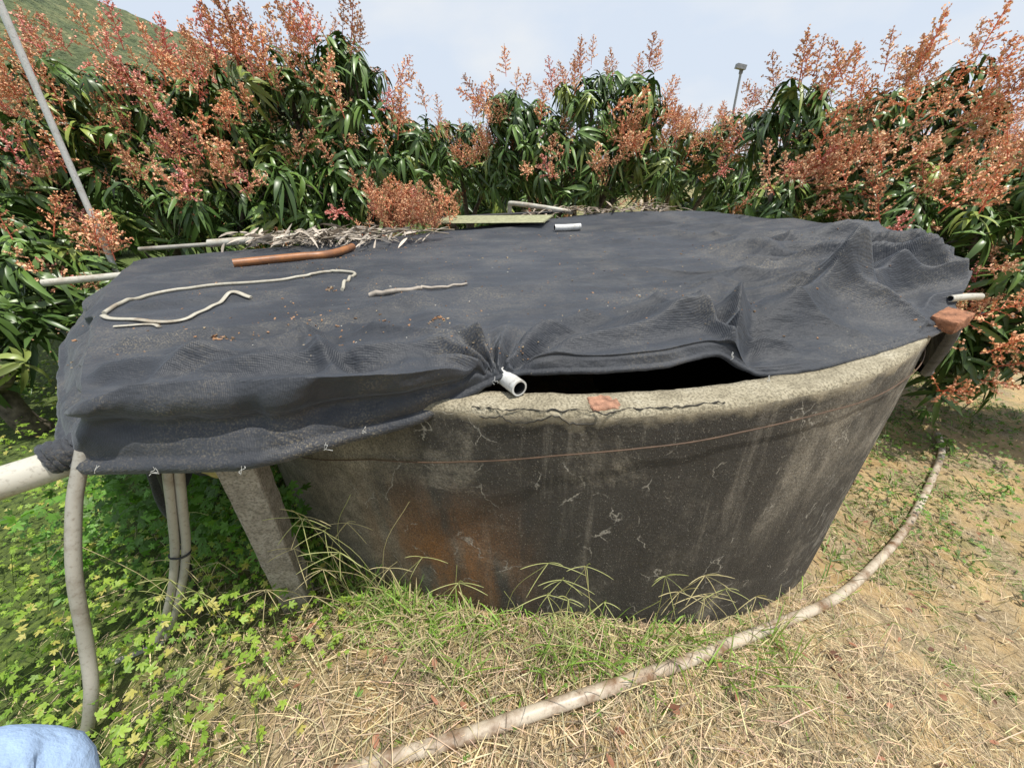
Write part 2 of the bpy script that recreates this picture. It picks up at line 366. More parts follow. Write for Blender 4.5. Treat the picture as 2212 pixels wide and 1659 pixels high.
def netz(x,y):
    z=np.zeros_like(x)
    u=y*.93-x*.25;v=x
    z+=.012*np.sin(u*7+2.2*fbm(v*.8,u*1.3,31)*3)+.020*fbm(x*1.1,y*2.0,33)+.012*fbm(x*2.4,y*9,34)
    rp=1-np.abs(np.sin(u*11+3*fbm(v*.6,u*.8,39)*2));z+=.018*rp**3*vnoise2(x*1.3,y*1.3,43)
    z+=.008*fbm(x*5,y*14,45)*vnoise2(x*1.2,y*1.2,46)*2
    wr=sig((x-1.15+.25*(y-1.6))*4)*np.exp(-((y-2.1)/1.5)**2)
    a=(x*.62+y*.78)+.45*fbm(x*1.5,y*1.5,35)
    f=1-np.abs(np.sin(a*6.3));f=f**2.6
    b=(x*.25+y*.97)+.38*fbm(x*2,y*2,36)
    f2=(1-np.abs(np.sin(b*9.5+.6)))**2.6
    z+=wr*(.13*f*vnoise2(x*1.7,y*1.7,37)+.09*f2*vnoise2(x*2.1+5,y*2.1,38)+.035*fbm(x*5,y*5,44))
    z+=.09*np.exp(-(((x-1.42)/.15)**2+((y-1.62)/.10)**2))
    z+=.07*np.exp(-(((x-.95)/.45)**2+((y-1.38-.25*(x-.95))/.11)**2))
    for (px,py,an,w,h,l1,l2) in [(.72,1.12,1.15,.028,.075,.04,.7),(.70,1.14,1.9,.028,.06,.03,.55),(1.45,1.60,2.6,.04,.08,.15,.9),(1.40,1.62,-2.55,.035,.07,.1,.6),(1.42,1.60,.35,.035,.07,.1,.7),
        (1.95,1.66,2.45,.025,.065,.02,1.0),(1.92,1.63,2.85,.025,.06,.02,1.0),(1.97,1.75,2.1,.03,.075,.02,1.1),(2.05,1.9,2.6,.03,.065,.02,1.2),(.9,1.18,2.9,.028,.04,.1,.9),
        (.2,1.12,.35,.028,.04,.1,.9),(.0,1.15,.55,.028,.035,.1,1.6),(-.1,1.15,2.7,.028,.05,.03,.8),(-.95,.98,.9,.035,.045,.1,.7),(-.5,.97,2.2,.028,.04,.05,.6),(-.7,.98,.3,.03,.045,.2,.7),(2.2,2.2,2.7,.045,.075,.1,1.2),(2.4,2.7,2.9,.045,.075,.1,1.3),
        (-1.3,1.25,.45,.035,.035,.1,1.8),(-1.7,1.75,.3,.03,.022,.1,2.2),(-2.2,2.4,.2,.035,.02,.1,2.6),(-1.15,1.0,.15,.03,.04,.1,1.0)]:
        z+=fold(px,py,x,y,an,w,h,l1,l2)
    dx=x+.045;dy=y-1.05;rr=np.hypot(dx,dy);an=np.arctan2(dx,dy)
    z+=.046*np.exp(-rr/.17)*np.clip(rr/.05,0,1)*np.sin(an*10+1.5*fbm(an*2,rr*3,40))*1.3
    z-=.05*np.exp(-(rr/.11)**2)
    pe=(x+.045)*.86+(y-1.05)*.5;al=-(x+.045)*.5+(y-1.05)*.86
    z+=.018*np.exp(-(pe/.07)**2)*(al>0)*np.clip(al/.2,0,1)*np.clip((2-al)/.5,0,1)
    wl=np.exp(-((y-1.0)/.28)**2)*(1/(1+np.exp((x+.05)*10)))
    z+=wl*(.05*fbm(x*3.2,y*5,41)+.028*fbm(x*9,y*7,42))
    return z
nr1=230
rad=1-(1-np.linspace(0,1,nr1))**1.35
rows=[];
for rI in rad:
    xy=cen+(KL[:,:2]-cen)*rI
    w=rI**5
    z=1.085*(1-w)+KL[:,2]*w
    nz=netz(xy[:,0],xy[:,1])
    fade=np.clip((1-rI)/.05,0,1)
    z=z+nz*(.55+.45*fade)
    z=np.maximum(z,1.018)
    rows.append(np.column_stack([xy,z]))
base=rows[-1].copy()
ns2=30
arc=np.concatenate([[0],np.cumsum(np.linalg.norm(np.diff(KL[:,:2],axis=0),axis=1))])
Tg=np.roll(KL[:,:2],-1,0)-np.roll(KL[:,:2],1,0);Tg/=np.linalg.norm(Tg,axis=1)[:,None]
on=np.column_stack([Tg[:,1],-Tg[:,0]])
drop=np.clip((base[:,2]-HL[:,2])/.2,0,1.5)
for q in range(1,ns2+1):
    t=q/ns2
    P=base*(1-t)+HL*t
    b=np.sin(t*math.pi)
    P[:,2]+=b*.02*drop
    fo=fbm(arc*4.5,arc*0+t*.8,51,2)*.12+ .035*fbm(arc*12,arc*0+t*1.0,52,2)-.04*np.exp(-((t-.5-.25*np.sin(arc*3))/.16)**2)
    P[:,:2]+=on*(fo*drop*(b*.9+.25*t))[:,None]
    P[:,2]+=.018*drop*fbm(arc*5,arc*0+t*4,53,2)*b
    rows.append(P)
for q,(o_,dz) in enumerate([(.014,-.002),(.026,-.014),(.024,-.032),(.006,-.044),(-.010,-.036)]):
    P=rows[nr1+ns2-1].copy();P[:,:2]+=on*o_*(.4+.6*drop[:,None]);P[:,2]+=dz*(.35+.65*drop)+.005*fbm(arc*30,arc*0,55)
    rows.append(P)
G=np.array(rows);nR=len(rows)
i=np.arange(nR-1)[:,None]*nb;j=np.arange(nb)[None];k=(j+1)%nb
F=np.stack([i+j,i+k,i+nb+k,i+nb+j],-1).reshape(-1,4)
mb=MB();mb.add(G.reshape(-1,3),F);net=mb.build('black_shade_net',[M_net])
uvl=net.data.uv_layers.new(name='UVMap')
dwn=np.concatenate([np.zeros(nr1),np.linspace(0,.22,ns2),.22+.01*np.arange(1,6)])
U=G[:,:,0]+0*G[:,:,1];Vc=G[:,:,1]-dwn[:,None]-.12*G[:,:,0]
uu=np.stack([U,Vc],-1).reshape(-1,2)[F.ravel()]
uvl.data.foreach_set('uv',uu.ravel())
topV=G[:nr1].reshape(-1,3)
Ft=F[:(nr1-1)*nb]
bvh=BVHTree.FromPolygons([tuple(v) for v in topV],[tuple(int(a) for a in f) for f in Ft])
def nz_(x,y,d=1.10):
    h=bvh.ray_cast(Vector((x,y,2.5)),Vector((0,0,-1)))
    return h[0].z if h[0] else d
mb=MB()
for (x,y,z) in [(-1.12,.845,.945),(-.95,.825,.945),(-.72,.825,.94),(-.52,.89,.955),(-.05,1.03,1.07),(.68,1.10,1.09),(.80,1.075,1.02),(-.42,.93,.98)]:
    for _ in range(2):
        P=[[x+random.gauss(0,.003)+.005*s_*random.uniform(-1,1),y-.03-.002*s_+random.gauss(0,.002),z-.007*s_+random.gauss(0,.003)] for s_ in range(4)]
        tube(mb,crom(P,3),.0008,4,(.55,.55,.52))
mb.build('twine_tie',[M_misc])
mb=MB();nu,nv=40,30
u,v=np.meshgrid(np.linspace(0,1,nu),np.linspace(0,1,nv))
x=-1.36+.42*u+.03*np.sin(v*5);y=1.02+.06*np.sin(u*14+v*2)+.08*v;z=.95-(.42-.22*u+.08*np.sin(u*9))*v
I=np.arange(nv-1)[:,None]*nu+np.arange(nu-1)[None]
mb.add(np.stack([x,y,z],-1),np.stack([I,I+1,I+nu+1,I+nu],-1));o=mb.build('hanging_net',[M_net]);o.data.uv_layers.new(name='UVMap')
mb=MB()
for kk_ in range(4):
    t=np.linspace(0,1,60);a=t*math.pi*2*1.6+kk_*1.3;r_=.034+.008*np.sin(t*9+kk_)
    c0=np.array([-1.27,.895,.925])+np.array([.018*kk_-.03,.012*kk_-.02,.006*kk_])
    ax=np.array([.75,.62,.1])/np.linalg.norm([.75,.62,.1]);e1=np.array([-.62,.75,0]);e1/=np.linalg.norm(e1);e2=np.cross(ax,e1)
    P=c0+(np.cos(a)*r_)[:,None]*e1+(np.sin(a)*r_*.95)[:,None]*e2+ax*(.03*(t-.5))[:,None]+rng.normal(0,.0015,(60,3))
    tube(mb,P,.012+.003*np.sin(t*20),8)
o=mb.build('net_knot',[M_net]);o.data.uv_layers.new(name='UVMap')

# ------------------------------------------------------------------ pipes and hoses
def pipe(name,P,r,mat,per=8,sides=14,flat=1.0,hollow=False,col=(1,1,1)):
    mb=MB();Q=crom(P,per) if len(P)>2 else np.linspace(P[0],P[-1],6)
    tube(mb,Q,r,sides,col,0,cap=not hollow,flat=flat)
    if hollow:
        tube(mb,Q,r*.78,sides,col,1,cap=False)  # bore painted black: the shade inside the pipe is put into its colour
        V=mb.V[0];V2=mb.V[1]
        for e in (0,(len(Q)-1)*sides):
            ring=np.vstack([V[e:e+sides],V2[e:e+sides]]);jj=np.arange(sides);kk=(jj+1)%sides
            mb.add(ring,np.stack([jj,kk,kk+sides,jj+sides],-1),col,0)
    return mb.build(name,[mat,M_dark] if hollow else [mat])
pipe('pvc_pipe',[(.022,1.0,1.030),(-.5,1.86,1.028),(-1.0,2.7,1.03)],.026,M_white,hollow=True,sides=24)
pipe('large_pvc_pipe',[(-1.255,.93,.905),(-1.42,.79,.90),(-2.3,.05,.89)],.044,M_pvc,sides=24)
pipe('grey_hose',[(-1.21,.875,.95),(-1.225,.85,.90),(-1.25,.80,.80),(-1.28,.72,.61),(-1.33,.66,.36),(-1.35,.60,.20),(-1.45,.56,.02),(-1.6,.52,.0)],.0175,M_grey)
mb=MB()
B=np.array([(-1.0,.93,.95),(-1.03,.90,.87),(-1.10,.90,.69),(-1.19,.90,.47),(-1.30,.88,.24),(-1.44,.85,.02),(-1.55,.8,0)])
tube(mb,crom(B,8),.0135,12);B2=B+np.array([.026,.012,0]);B2[3]+=(.004,0,0);tube(mb,crom(B2,8),.0135,12)
c0=B[3]+np.array([.013,.006,0]);tube(mb,[c0+np.array([.034*math.cos(a),.022*math.sin(a),0]) for a in np.linspace(0,6.28,14)],.004,6,mi=1)
mb.build('twin_hose',[M_grey,M_dark])
pipe('black_drip_pipe',[(-1.12,.97,.93),(-1.2,.97,.55),(-1.33,.97,.05)],.009,M_dark)
HG=[(4.1,2.95),(3.84,2.66),(3.29,2.23),(2.72,1.82),(2.21,1.51),(1.68,1.21),(1.27,1.03),(.68,.79),(.27,.64),(.03,.58),(-.20,.53),(-.41,.49),(-.53,.47),(-.75,.44)]
P=[(x,y,float(gz(x,y))+.036-(.035*max(0,-.05-x)/.5)) for x,y in HG]
pipe('ground_hose',P,.0235,M_hose,per=10,sides=16)
def onnet(L_,off): return [(x,y,nz_(x,y)+off) for x,y in L_]
pipe('rusty_bent_pipe',onnet([(-1.80,2.62),(-1.62,2.74),(-1.45,2.83),(-1.33,2.90),(-1.27,3.05),(-1.25,3.28)],.03),.027,M_rust,hollow=True)
def onnetc(L_,off,per=8):
    Q=crom([(x,y,0) for x,y in L_],per);return [(x,y,nz_(x,y)+off) for x,y,_ in Q]
pipe('thin_hose',onnetc([(-1.77,1.65),(-1.84,1.83),(-1.87,2.04),(-1.68,2.18),(-1.33,2.26),(-1.17,2.39),(-1.03,2.43),(-.93,2.38),(-.89,2.20),(-.83,1.92)],.009),.0085,M_loop,per=2)
pipe('split_hose',onnetc([(-1.75,1.62),(-1.67,1.58),(-1.48,1.55),(-1.37,1.58),(-1.36,1.74),(-1.34,1.86),(-1.24,1.84)],.008),.011,M_loop,flat=.5,per=2)
pipe('flattened_hose',onnetc([(-1.60,1.50),(-1.48,1.53),(-1.42,1.50)],.006),.008,M_loop,flat=.4,per=2)
mb=MB();Q=crom(onnet([(-.66,1.82),(-.55,1.82),(-.44,1.84),(-.42,1.88),(-.33,1.90),(-.21,1.95)],.012),4);tube(mb,Q+rng.normal(0,.003,Q.shape),np.linspace(.013,.006,len(Q)),7,(.38,.33,.27));mb.build('dry_stick',[M_misc])
pipe('white_support_pipe',[(-3.1,2.62,1.04),(-2.60,2.80,1.04),(-1.8,3.05,1.03)],.024,M_pvc,hollow=True)
pipe('grey_support_pipe',[(-3.2,3.55,1.10),(-2.5,3.66,1.11),(-1.9,3.76,1.12)],.018,M_grey)
pipe('clear_pipe_sleeve',[(-2.62,3.60,1.12),(-2.2,3.66,1.13),(-1.78,3.78,1.13)],.034,M_pvc,hollow=True)
pipe('dark_edge_pipe',[(-1.2,4.75,1.13),(-.3,4.95,1.14),(.75,5.0,1.15)],.018,M_dark)
pipe('elbow_pipe',[(.05,5.25,1.05),(.05,5.22,1.22),(.10,5.18,1.245),(.45,5.05,1.20),(.8,5.0,1.14)],.028,M_pvc)
pipe('short_pvc_pipe',onnet([(.45,3.86),(.56,3.88),(.70,3.90)],.03),.030,M_white,hollow=True)
mb=MB()
c00,c10,c01,c11=[np.array(a) for a in((-.72,4.25),(.36,4.02),(-.70,4.95),(.52,4.62))]
nv2=60;u,v=np.meshgrid(np.linspace(0,1,12),np.linspace(0,1,nv2))
xy=(c00*(1-u)[...,None]+c10*u[...,None])*(1-v)[...,None]+(c01*(1-u)[...,None]+c11*u[...,None])*v[...,None]
z=1.15+.012*np.sin(v*9*6.28);I=np.arange(nv2-1)[:,None]*12+np.arange(11)[None]
mb.add(np.dstack([xy,z]),np.stack([I,I+1,I+13,I+12],-1),(.33,.33,.19));mb.build('corrugated_sheet',[M_misc])
mb=MB();worn_block(mb,(1.73,1.415,1.032),(.135,.085,.055),(.05,-.12,.45),(.33,.15,.08),9,.004);mb.build('brick',[M_brick])
pipe('rim_pipe',[(1.80,1.512,1.088),(1.88,1.522,1.09),(1.95,1.535,1.085)],.014,M_pvc,hollow=True)
mb=MB()
def prism(c0,c1,w,d,rot):
    V=[];n=24;rs=[(-w/2,-d/2),(w/2,-d/2),(w/2,d/2),(-w/2,d/2)]
    pr=[]
    for (ax,ay),(bx,by) in zip(rs,rs[1:]+rs[:1]):
        for t in (0.06,.2,.36,.5,.64,.8,.94,.97): pr.append((ax+(bx-ax)*t,ay+(by-ay)*t))
    m=len(pr)
    for i in range(n+1):
        t=i/n;c=np.array(c0)*(1-t)+np.array(c1)*t
        for (a,b) in pr:
            s=1+random.uniform(-.02,.02)
            V.append([c[0]+s*(a*math.cos(rot)-b*math.sin(rot)),c[1]+s*(a*math.sin(rot)+b*math.cos(rot)),c[2]])
    F=[[i*m+j,i*m+(j+1)%m,(i+1)*m+(j+1)%m,(i+1)*m+j] for i in range(n) for j in range(m)]
    mb.add(V,F);mb.add(V[-m:]+[list(c1)],[[a,(a+1)%m,(a+2)%m,m] for a in range(0,m,2)])
prism((-.985,1.05,-.2),(-.865,.965,.93),.105,.10,.25)
mb.build('concrete_pillar',[M_pillar],False)
mb=MB();nu,nv=36,24;u,v=np.meshgrid(np.linspace(0,2*math.pi,nu),np.linspace(.02,math.pi-.02,nv))
d=1+.35*fbm(u*2.2,v*3,71)+.2*fbm(u*6,v*7,72)
x=-1.04+.15*d*np.cos(u)*np.sin(v);y=1.12+.08*d*np.sin(u)*np.sin(v);z=.76+.12*d*np.cos(v)
I=np.arange(nv-1)[:,None]*nu+np.arange(nu-1)[None];mb.add(np.stack([x,y,z],-1),np.stack([I,I+1,I+nu+1,I+nu],-1),(.55,.47,.20));mb.build('plastic_sack',[M_misc])
pipe('leaning_pole',[(-3.13,3.5,4.6),(-3.30,3.5,2.66),(-3.44,3.5,1.03),(-3.53,3.5,0)],.022,M_white)
mb=MB();tube(mb,np.linspace([8.98,18,-1],[8.92,18,4.6],4),.045,8,(.35,.36,.37));box(mb,(8.85,17.95,4.68),(.35,.2,.14),(0,.2,0),(.30,.31,.32));box(mb,(8.92,18,4.56),(.1,.1,.16),(0,0,0),(.2,.2,.2));mb.build('floodlight_pole',[M_misc],False)
mb=MB();tube(mb,np.linspace([5.2,9.5,-1],[5.15,9.5,2.35],4),.03,8,(.4,.4,.4));mb.build('orchard_post',[M_misc])

# debris on the net
mb=MB();
def crumbs(mb,xy,sz,cols):
    for (x,y) in xy:
        s=random.uniform(*sz)*random.uniform(.6,1);z=nz_(x,y)+s*.2;c=random.choice(cols)
        box(mb,(x,y,z),(s*random.uniform(.6,2.0),s*.8,s*.5),(random.uniform(-.5,.5),random.uniform(-.5,.5),random.uniform(0,3)),c,jit=s*.18)
oc=[(.34,.18,.09),(.40,.22,.11),(.27,.15,.08),(.36,.28,.18),(.18,.11,.06)]
crumbs(mb,[(random.uniform(-1.9,1.8),random.uniform(1.1,3.9)) for _ in range(800)],(.002,.008),oc)
for c in [(-1.1,2.9),(-.9,3.3),(-.9,1.6),(-.75,1.45),(-1.0,1.35),(-.3,1.35),(.1,3.0),(1.3,2.6),(.5,3.4),(2.2,2.7),(-.6,1.25),(-1.2,2.5)]:
    crumbs(mb,[(random.gauss(c[0],.09),random.gauss(c[1],.05)) for _ in range(20)],(.002,.009),oc)
for c in [(-.9,1.95),(-.55,1.5),(-.8,1.32),(-1.05,1.32),(-.28,1.42)]:
    crumbs(mb,[(random.gauss(c[0],.018),random.gauss(c[1],.010)) for _ in range(16)],(.005,.011),oc)
crumbs(mb,[(random.gauss(-.02,.07),random.gauss(1.12,.03)) for _ in range(26)],(.003,.007),oc)
crumbs(mb,[(random.uniform(-.9,1.0),random.uniform(1.1,2.4)) for _ in range(50)],(.003,.006),[(.5,.48,.42)])
mb.build('fallen_flower_debris',[M_misc],False)

# ------------------------------------------------------------------ vegetation templates
tt=np.array([0,.25,.5,.78,1.0])
def leafverts(P,D,S,L,w,droop,prof=(.25,.85,1,.62,.04),vee=.18):
    n=len(P);L=np.broadcast_to(L,(n,));w=np.broadcast_to(w,(n,));droop=np.broadcast_to(droop,(n,))
    t=tt[None,:,None]
    c=P[:,None]+L[:,None,None]*(D[:,None]*t*(1-.25*droop[:,None,None]*t)+np.array([0,0,-1.])*droop[:,None,None]*t*t)
    pr=np.array(prof)[None,:,None]*w[:,None,None]*.5
    s=S[:,None]*pr
    upv=np.cross(S,D);upv/=np.linalg.norm(upv,axis=1)[:,None]+1e-9
    lift=upv[:,None]*pr*vee*2
    V=np.stack([c-s+lift,c,c+s+lift],2).reshape(n,-1,3)
    f=[]
    for r in range(4):
        for k in range(2):
            a=r*3+k;f.append([a,a+1,a+4,a+3])
    F=np.array(f)[None]+np.arange(n)[:,None,None]*15
    return V.reshape(-1,3),F.reshape(-1,4)
def blade(mb,P,D,S,L,w,droop,col):
    """light 2-segment blade"""
    n=len(P);t=np.array([0,.55,1.])[None,:,None]
    c=P[:,None]+L[:,None,None]*(D[:,None]*t+np.array([0,0,-1.])*droop[:,None,None]*t*t)
    s=S[:,None]*np.array([.8,1,.25])[None,:,None]*w[:,None,None]*.5
    V=np.stack([c-s,c+s],2).reshape(-1,3)
    F=np.array([[0,1,3,2],[2,3,5,4]])[None]+np.arange(n)[:,None,None]*6
    mb.add(V,F.reshape(-1,4),np.repeat(col,6,0))
def unit(a): return a/(np.linalg.norm(a,axis=-1,keepdims=True)+1e-9)
def whorl(n):
    az=rng.random(n)*6.28;el=rng.uniform(-.6,.6,n)
    D=np.stack([np.cos(az)*np.cos(el),np.sin(az)*np.cos(el),np.sin(el)],-1)
    S=unit(np.cross(D,[0,0,1.])+rng.normal(0,.25,(n,3)))
    P=np.stack([0*az,0*az,-rng.random(n)*.10],-1)
    V,F=leafverts(P,D,S,rng.uniform(.18,.29,n),rng.uniform(.036,.052,n),rng.uniform(.4,1.25,n))
    sh=np.repeat(rng.uniform(.65,1.4,n),15)
    return V,F,np.stack([sh,sh,sh*rng.uniform(.8,1.1)],-1)
WH=[whorl(random.randint(10,14)) for _ in range(8)]
def panicle():
    V=[];F=[];Cc=[];n=0
    def quad(c,a,b,col):
        nonlocal n
        V.extend([c-a-b,c+a-b,c+a+b,c-a+b]);F.append([n,n+1,n+2,n+3]);n+=4;Cc.extend([col]*4)
    def stick(p,q,w,col):
        nonlocal n
        d=unit(q-p);s=unit(np.cross(d,rng.normal(0,1,3)));s2=np.cross(d,s)
        for e in(s,s2):
            V.extend([p-e*w,p+e*w,q+e*w*.5,q-e*w*.5]);F.append([n,n+1,n+2,n+3]);n+=4;Cc.extend([col]*4)
    stick(np.zeros(3),np.array([0,0,1.]),.014,(1.0,.60,.65))
    nb_=random.randint(14,18)
    for i in range(nb_):
        h=.12+.84*i/nb_;a=i*2.4+rng.random();ln=(.42*(1-h)**.8+.06)*rng.uniform(.7,1.15)
        d=unit(np.array([math.cos(a),math.sin(a),.40+.5*h]))
        p=np.array([0,0,h]);q=p+d*ln;stick(p,q,.007,(1.0,.62,.65))
        for k in range(int(4+ln*40)):
            t=rng.uniform(.15,1.05);c=p+d*ln*t+rng.normal(0,.018,3)
            x=unit(rng.normal(0,1,3));y=unit(np.cross(x,rng.normal(0,1,3)));s=rng.uniform(.014,.026)
            g=rng.uniform(.7,1.3);quad(c,x*s,y*s*.8,(g,g*rng.uniform(.9,1.15),g))
    for k in range(14):
        c=np.array([0,0,rng.uniform(.7,1.05)])+rng.normal(0,.022,3);x=unit(rng.normal(0,1,3));y=unit(np.cross(x,rng.normal(0,1,3)));quad(c,x*.018,y*.016,(1,1,1))
    return np.array(V),np.array(F),np.array(Cc)
PN=[panicle() for _ in range(7)]
def inst(mb,TM,P,axis_,scale,col,mi):
    n=len(P)
    if n==0:return
    which=rng.integers(0,len(TM),n);sp=rng.random(n)*6.28
    A=unit(axis_);X=unit(np.cross(A,np.stack([np.cos(sp),np.sin(sp),.1+0*sp],-1)));Yv=np.cross(A,X)
    Rm=np.stack([X,Yv,A],-1)
    for w in range(len(TM)):
        ix=np.where(which==w)[0]
        if len(ix)==0: continue
        V,F,Cc=TM[w]
        VV=np.einsum('nij,vj->nvi',Rm[ix]*scale[ix][:,None,None],V)+P[ix][:,None]
        FF=F[None]+(np.arange(len(ix))*len(V))[:,None,None]
        CC=Cc[None]*col[ix][:,None]
        mb.add(VV.reshape(-1,3),FF.reshape(-1,4),CC.reshape(-1,3),mi)
def leafcol(n):
    a=rng.random(n)[:,None]
    c=np.array([.045,.090,.022])*(1-a)+np.array([.11,.185,.042])*a
    y=rng.random(n)<.12;c[y]=[.20,.25,.06]
    return c
def pancol(n,pink=.3):
    a=rng.random(n)[:,None];c=np.array([.72,.37,.20])*(1-a)+np.array([.78,.49,.30])*a
    y=rng.random(n)<pink*.5;c[y]=np.array([.70,.31,.25])
    y=rng.random(n)<.15;c[y]=np.array([.50,.27,.15])
    return c*rng.uniform(.8,1.15,(n,1))
def tree(name,base,lobes,dens=1.0,pan=1.0,ps=.33,pink=.3):
    mb=MB();bx,by=base;b=np.array([bx,by,float(gz(bx,by))-.05])
    fork=b+np.array([random.uniform(-.1,.1),random.uniform(-.1,.1),.45])
    tube(mb,crom([b,(b+fork)/2+rng.normal(0,.03,3),fork],4),np.linspace(.085,.065,9),9,mi=0)
    for (x,y,z,rx,ry,rz) in lobes:
        c=np.array([x,y,z])
        mid=(fork+c)/2+rng.normal(0,.12,3);tip=c+np.array([0,0,rz*.5])
        L_=crom([fork,mid,c,tip],5);tube(mb,L_,np.linspace(.05,.012,len(L_)),7,mi=0)
        area=(rx*ry+ry*rz+rx*rz)/3
        n=int(145*area*dens)
        d=unit(rng.normal(0,1,(n,3)));d[:,2]=np.where(d[:,2]<-.75,-d[:,2],d[:,2])
        k=rng.uniform(.45,1.0,n)**.6*(1+.28*(vnoise2(d[:,0]*3+x*5,d[:,2]*3+y,77)-.5))
        P=c+d*k[:,None]*np.array([rx,ry,rz])
        P=P[P[:,2]>float(gz(x,y))+.3];n=len(P);d=unit(P-c)
        inst(mb,WH,P,unit(d*.6+np.array([0,0,.7])+rng.normal(0,.25,(n,3))),rng.uniform(.8,1.2,n),leafcol(n),1)
        sel=rng.random(n)<.2
        for p in P[sel]:
            q=L_[random.randint(4,len(L_)-3)];m=(p+q)/2+rng.normal(0,.06,3)
            tube(mb,[q,m,p],[.012,.009,.005],4,mi=0,cap=False)
        n2=int(92*area*dens*pan)
        d=unit(rng.normal(0,1,(n2*2,3))+np.array([0,-.45,.35]));d=d[d[:,2]>-.6][:n2]
        kk=vnoise2(d[:,0]*3.0+x*3,d[:,2]*3.0+z,78)>.44;kk|=(d[:,2]>.75)&(rng.random(len(d))<.5);d=d[kk];n2=len(d)
        P=c+d*rng.uniform(.88,1.12,n2)[:,None]*np.array([rx,ry,rz])
        inst(mb,PN,P,unit(d*.9+np.array([0,0,.7])+rng.normal(0,.3,(n2,3))),rng.uniform(.6,1.25,n2)*ps,pancol(n2,pink),2)
    return mb.build(name,[M_bark,M_leaf,M_pan])
tree('mango_tree',(-2.0,5.1),[(-2.2,5.0,2.15,.75,.7,.62),(-1.55,4.95,2.2,.5,.5,.55),(-2.75,4.9,1.9,.6,.6,.7),(-1.45,4.75,1.55,.6,.55,.5),(-2.3,4.5,1.45,.75,.5,.5),(-1.1,5.2,1.75,.42,.5,.5),(-1.75,5.3,2.60,.35,.4,.35)],pink=.5)
tree('mango_tree',(-4.0,4.9),[(-3.9,4.8,2.15,.75,.7,.58),(-3.2,4.8,1.95,.5,.55,.65),(-3.3,4.2,1.35,.65,.5,.45),(-4.5,4.4,1.75,.6,.6,.55),(-4.7,5.3,2.1,.6,.6,.5),(-2.7,4.3,1.25,.5,.4,.35)],pink=.6,pan=1.3)
tree('mango_tree',(-5.4,4.6),[(-5.5,4.4,1.7,.8,.7,.6),(-4.9,3.9,1.35,.6,.6,.5),(-6.3,5.0,1.9,.8,.8,.6)],pink=.2,pan=1.5)
tree('mango_tree',(-3.9,3.3),[(-3.85,3.25,.85,.5,.5,.4),(-4.3,3.5,1.15,.5,.5,.45),(-3.55,3.6,.75,.4,.4,.35)],pan=.9)
tree('mango_tree',(-3.55,2.45),[(-3.6,2.45,.65,.38,.4,.35),(-4.2,2.6,.7,.5,.45,.4)],pan=.1)
tree('mango_tree',(1.0,6.5),[(1.2,6.4,2.1,.75,.7,.6),(.35,6.4,1.9,.55,.6,.65),(1.75,6.4,2.2,.5,.55,.5),(.9,6.0,1.6,.7,.5,.45),(1.9,6.1,1.6,.55,.5,.45),(.0,6.3,2.3,.3,.35,.35),(-.05,6.6,1.5,.5,.5,.45)],pink=.1)
tree('mango_tree',(-.7,7.4),[(-.75,7.3,1.9,.7,.6,.5),(-.2,7.5,1.6,.6,.5,.5),(-1.4,7.4,2.0,.6,.5,.5)],.8)
tree('mango_tree',(3.0,7.6),[(2.9,7.4,1.65,.8,.6,.55),(3.7,7.2,1.85,.6,.6,.5),(2.3,7.2,1.5,.5,.5,.5)],.8)
tree('mango_tree',(3.9,5.0),[(3.9,4.9,1.75,.8,.65,.55),(3.15,5.0,1.75,.5,.55,.6),(4.7,4.9,1.85,.65,.6,.55),(3.1,4.5,1.25,.55,.45,.35),(3.8,4.2,1.25,.6,.5,.4),(2.75,4.35,1.2,.3,.3,.25)],ps=.38,pink=.1,pan=1.1)
tree('mango_tree',(4.9,3.8),[(4.5,3.6,1.15,.6,.55,.5),(3.95,3.35,.9,.4,.45,.4),(5.2,3.6,1.45,.6,.6,.5),(4.2,2.95,.40,.5,.45,.5),(5.2,2.8,.8,.6,.5,.5),(3.6,3.7,.95,.4,.4,.35),(4.0,3.2,.0,.55,.45,.45),(5.3,3.0,.1,.7,.5,.6),(3.5,3.3,.35,.35,.4,.45)],ps=.36,pan=.75,pink=.1)
mb=MB()
for i in range(34):
    x=random.uniform(-16,18);y=random.uniform(9,16);hgt=random.uniform(1.6,2.3)+(y-9)*.02
    n=120;d=unit(rng.normal(0,1,(n,3)));P=np.array([x,y,hgt*.55])+d*rng.uniform(.6,1,n)[:,None]*np.array([1.2,1.0,hgt*.5])
    inst(mb,WH,P,unit(d*.6+np.array([0,0,.7])),rng.uniform(1.2,1.8,n),leafcol(n)*1.1,1)
    n=40;d=unit(rng.normal(0,1,(n,3))+np.array([0,-.2,.5]));P=np.array([x,y,hgt*.55])+d*np.array([1.25,1.05,hgt*.52])
    inst(mb,PN,P,unit(d*.6+np.array([0,0,.8])),rng.uniform(.35,.5,n),pancol(n)*1.0,2)
    tube(mb,[[x,y,-.8],[x+.1,y,.6]],.07,6,mi=0)
mb.build('orchard_background',[M_bark,M_leaf,M_pan])
mb=MB();n=90;P=np.stack([rng.normal(-.98,.16,n),rng.normal(4.15,.14,n),rng.uniform(1.02,1.38,n)],-1)
inst(mb,PN,P,unit(rng.normal(0,.4,(n,3))+np.array([0,-.1,1])),rng.uniform(.18,.28,n),pancol(n,.1),0)
mb.build('mango_flower_clump',[M_pan])
mb=MB();n=420
P=np.stack([rng.normal(-1.62,.36,n),rng.normal(3.62,.13,n),rng.uniform(1.10,1.19,n)],-1)
az=rng.random(n)*6.28;D=unit(np.stack([np.cos(az),np.sin(az),rng.normal(0,.25,n)],-1));S=unit(np.cross(D,unit(rng.normal(0,.6,(n,3))+[0,0,1])))
V,F=leafverts(P,D,S,rng.uniform(.10,.22,n),rng.uniform(.014,.032,n),rng.uniform(-.1,.3,n))
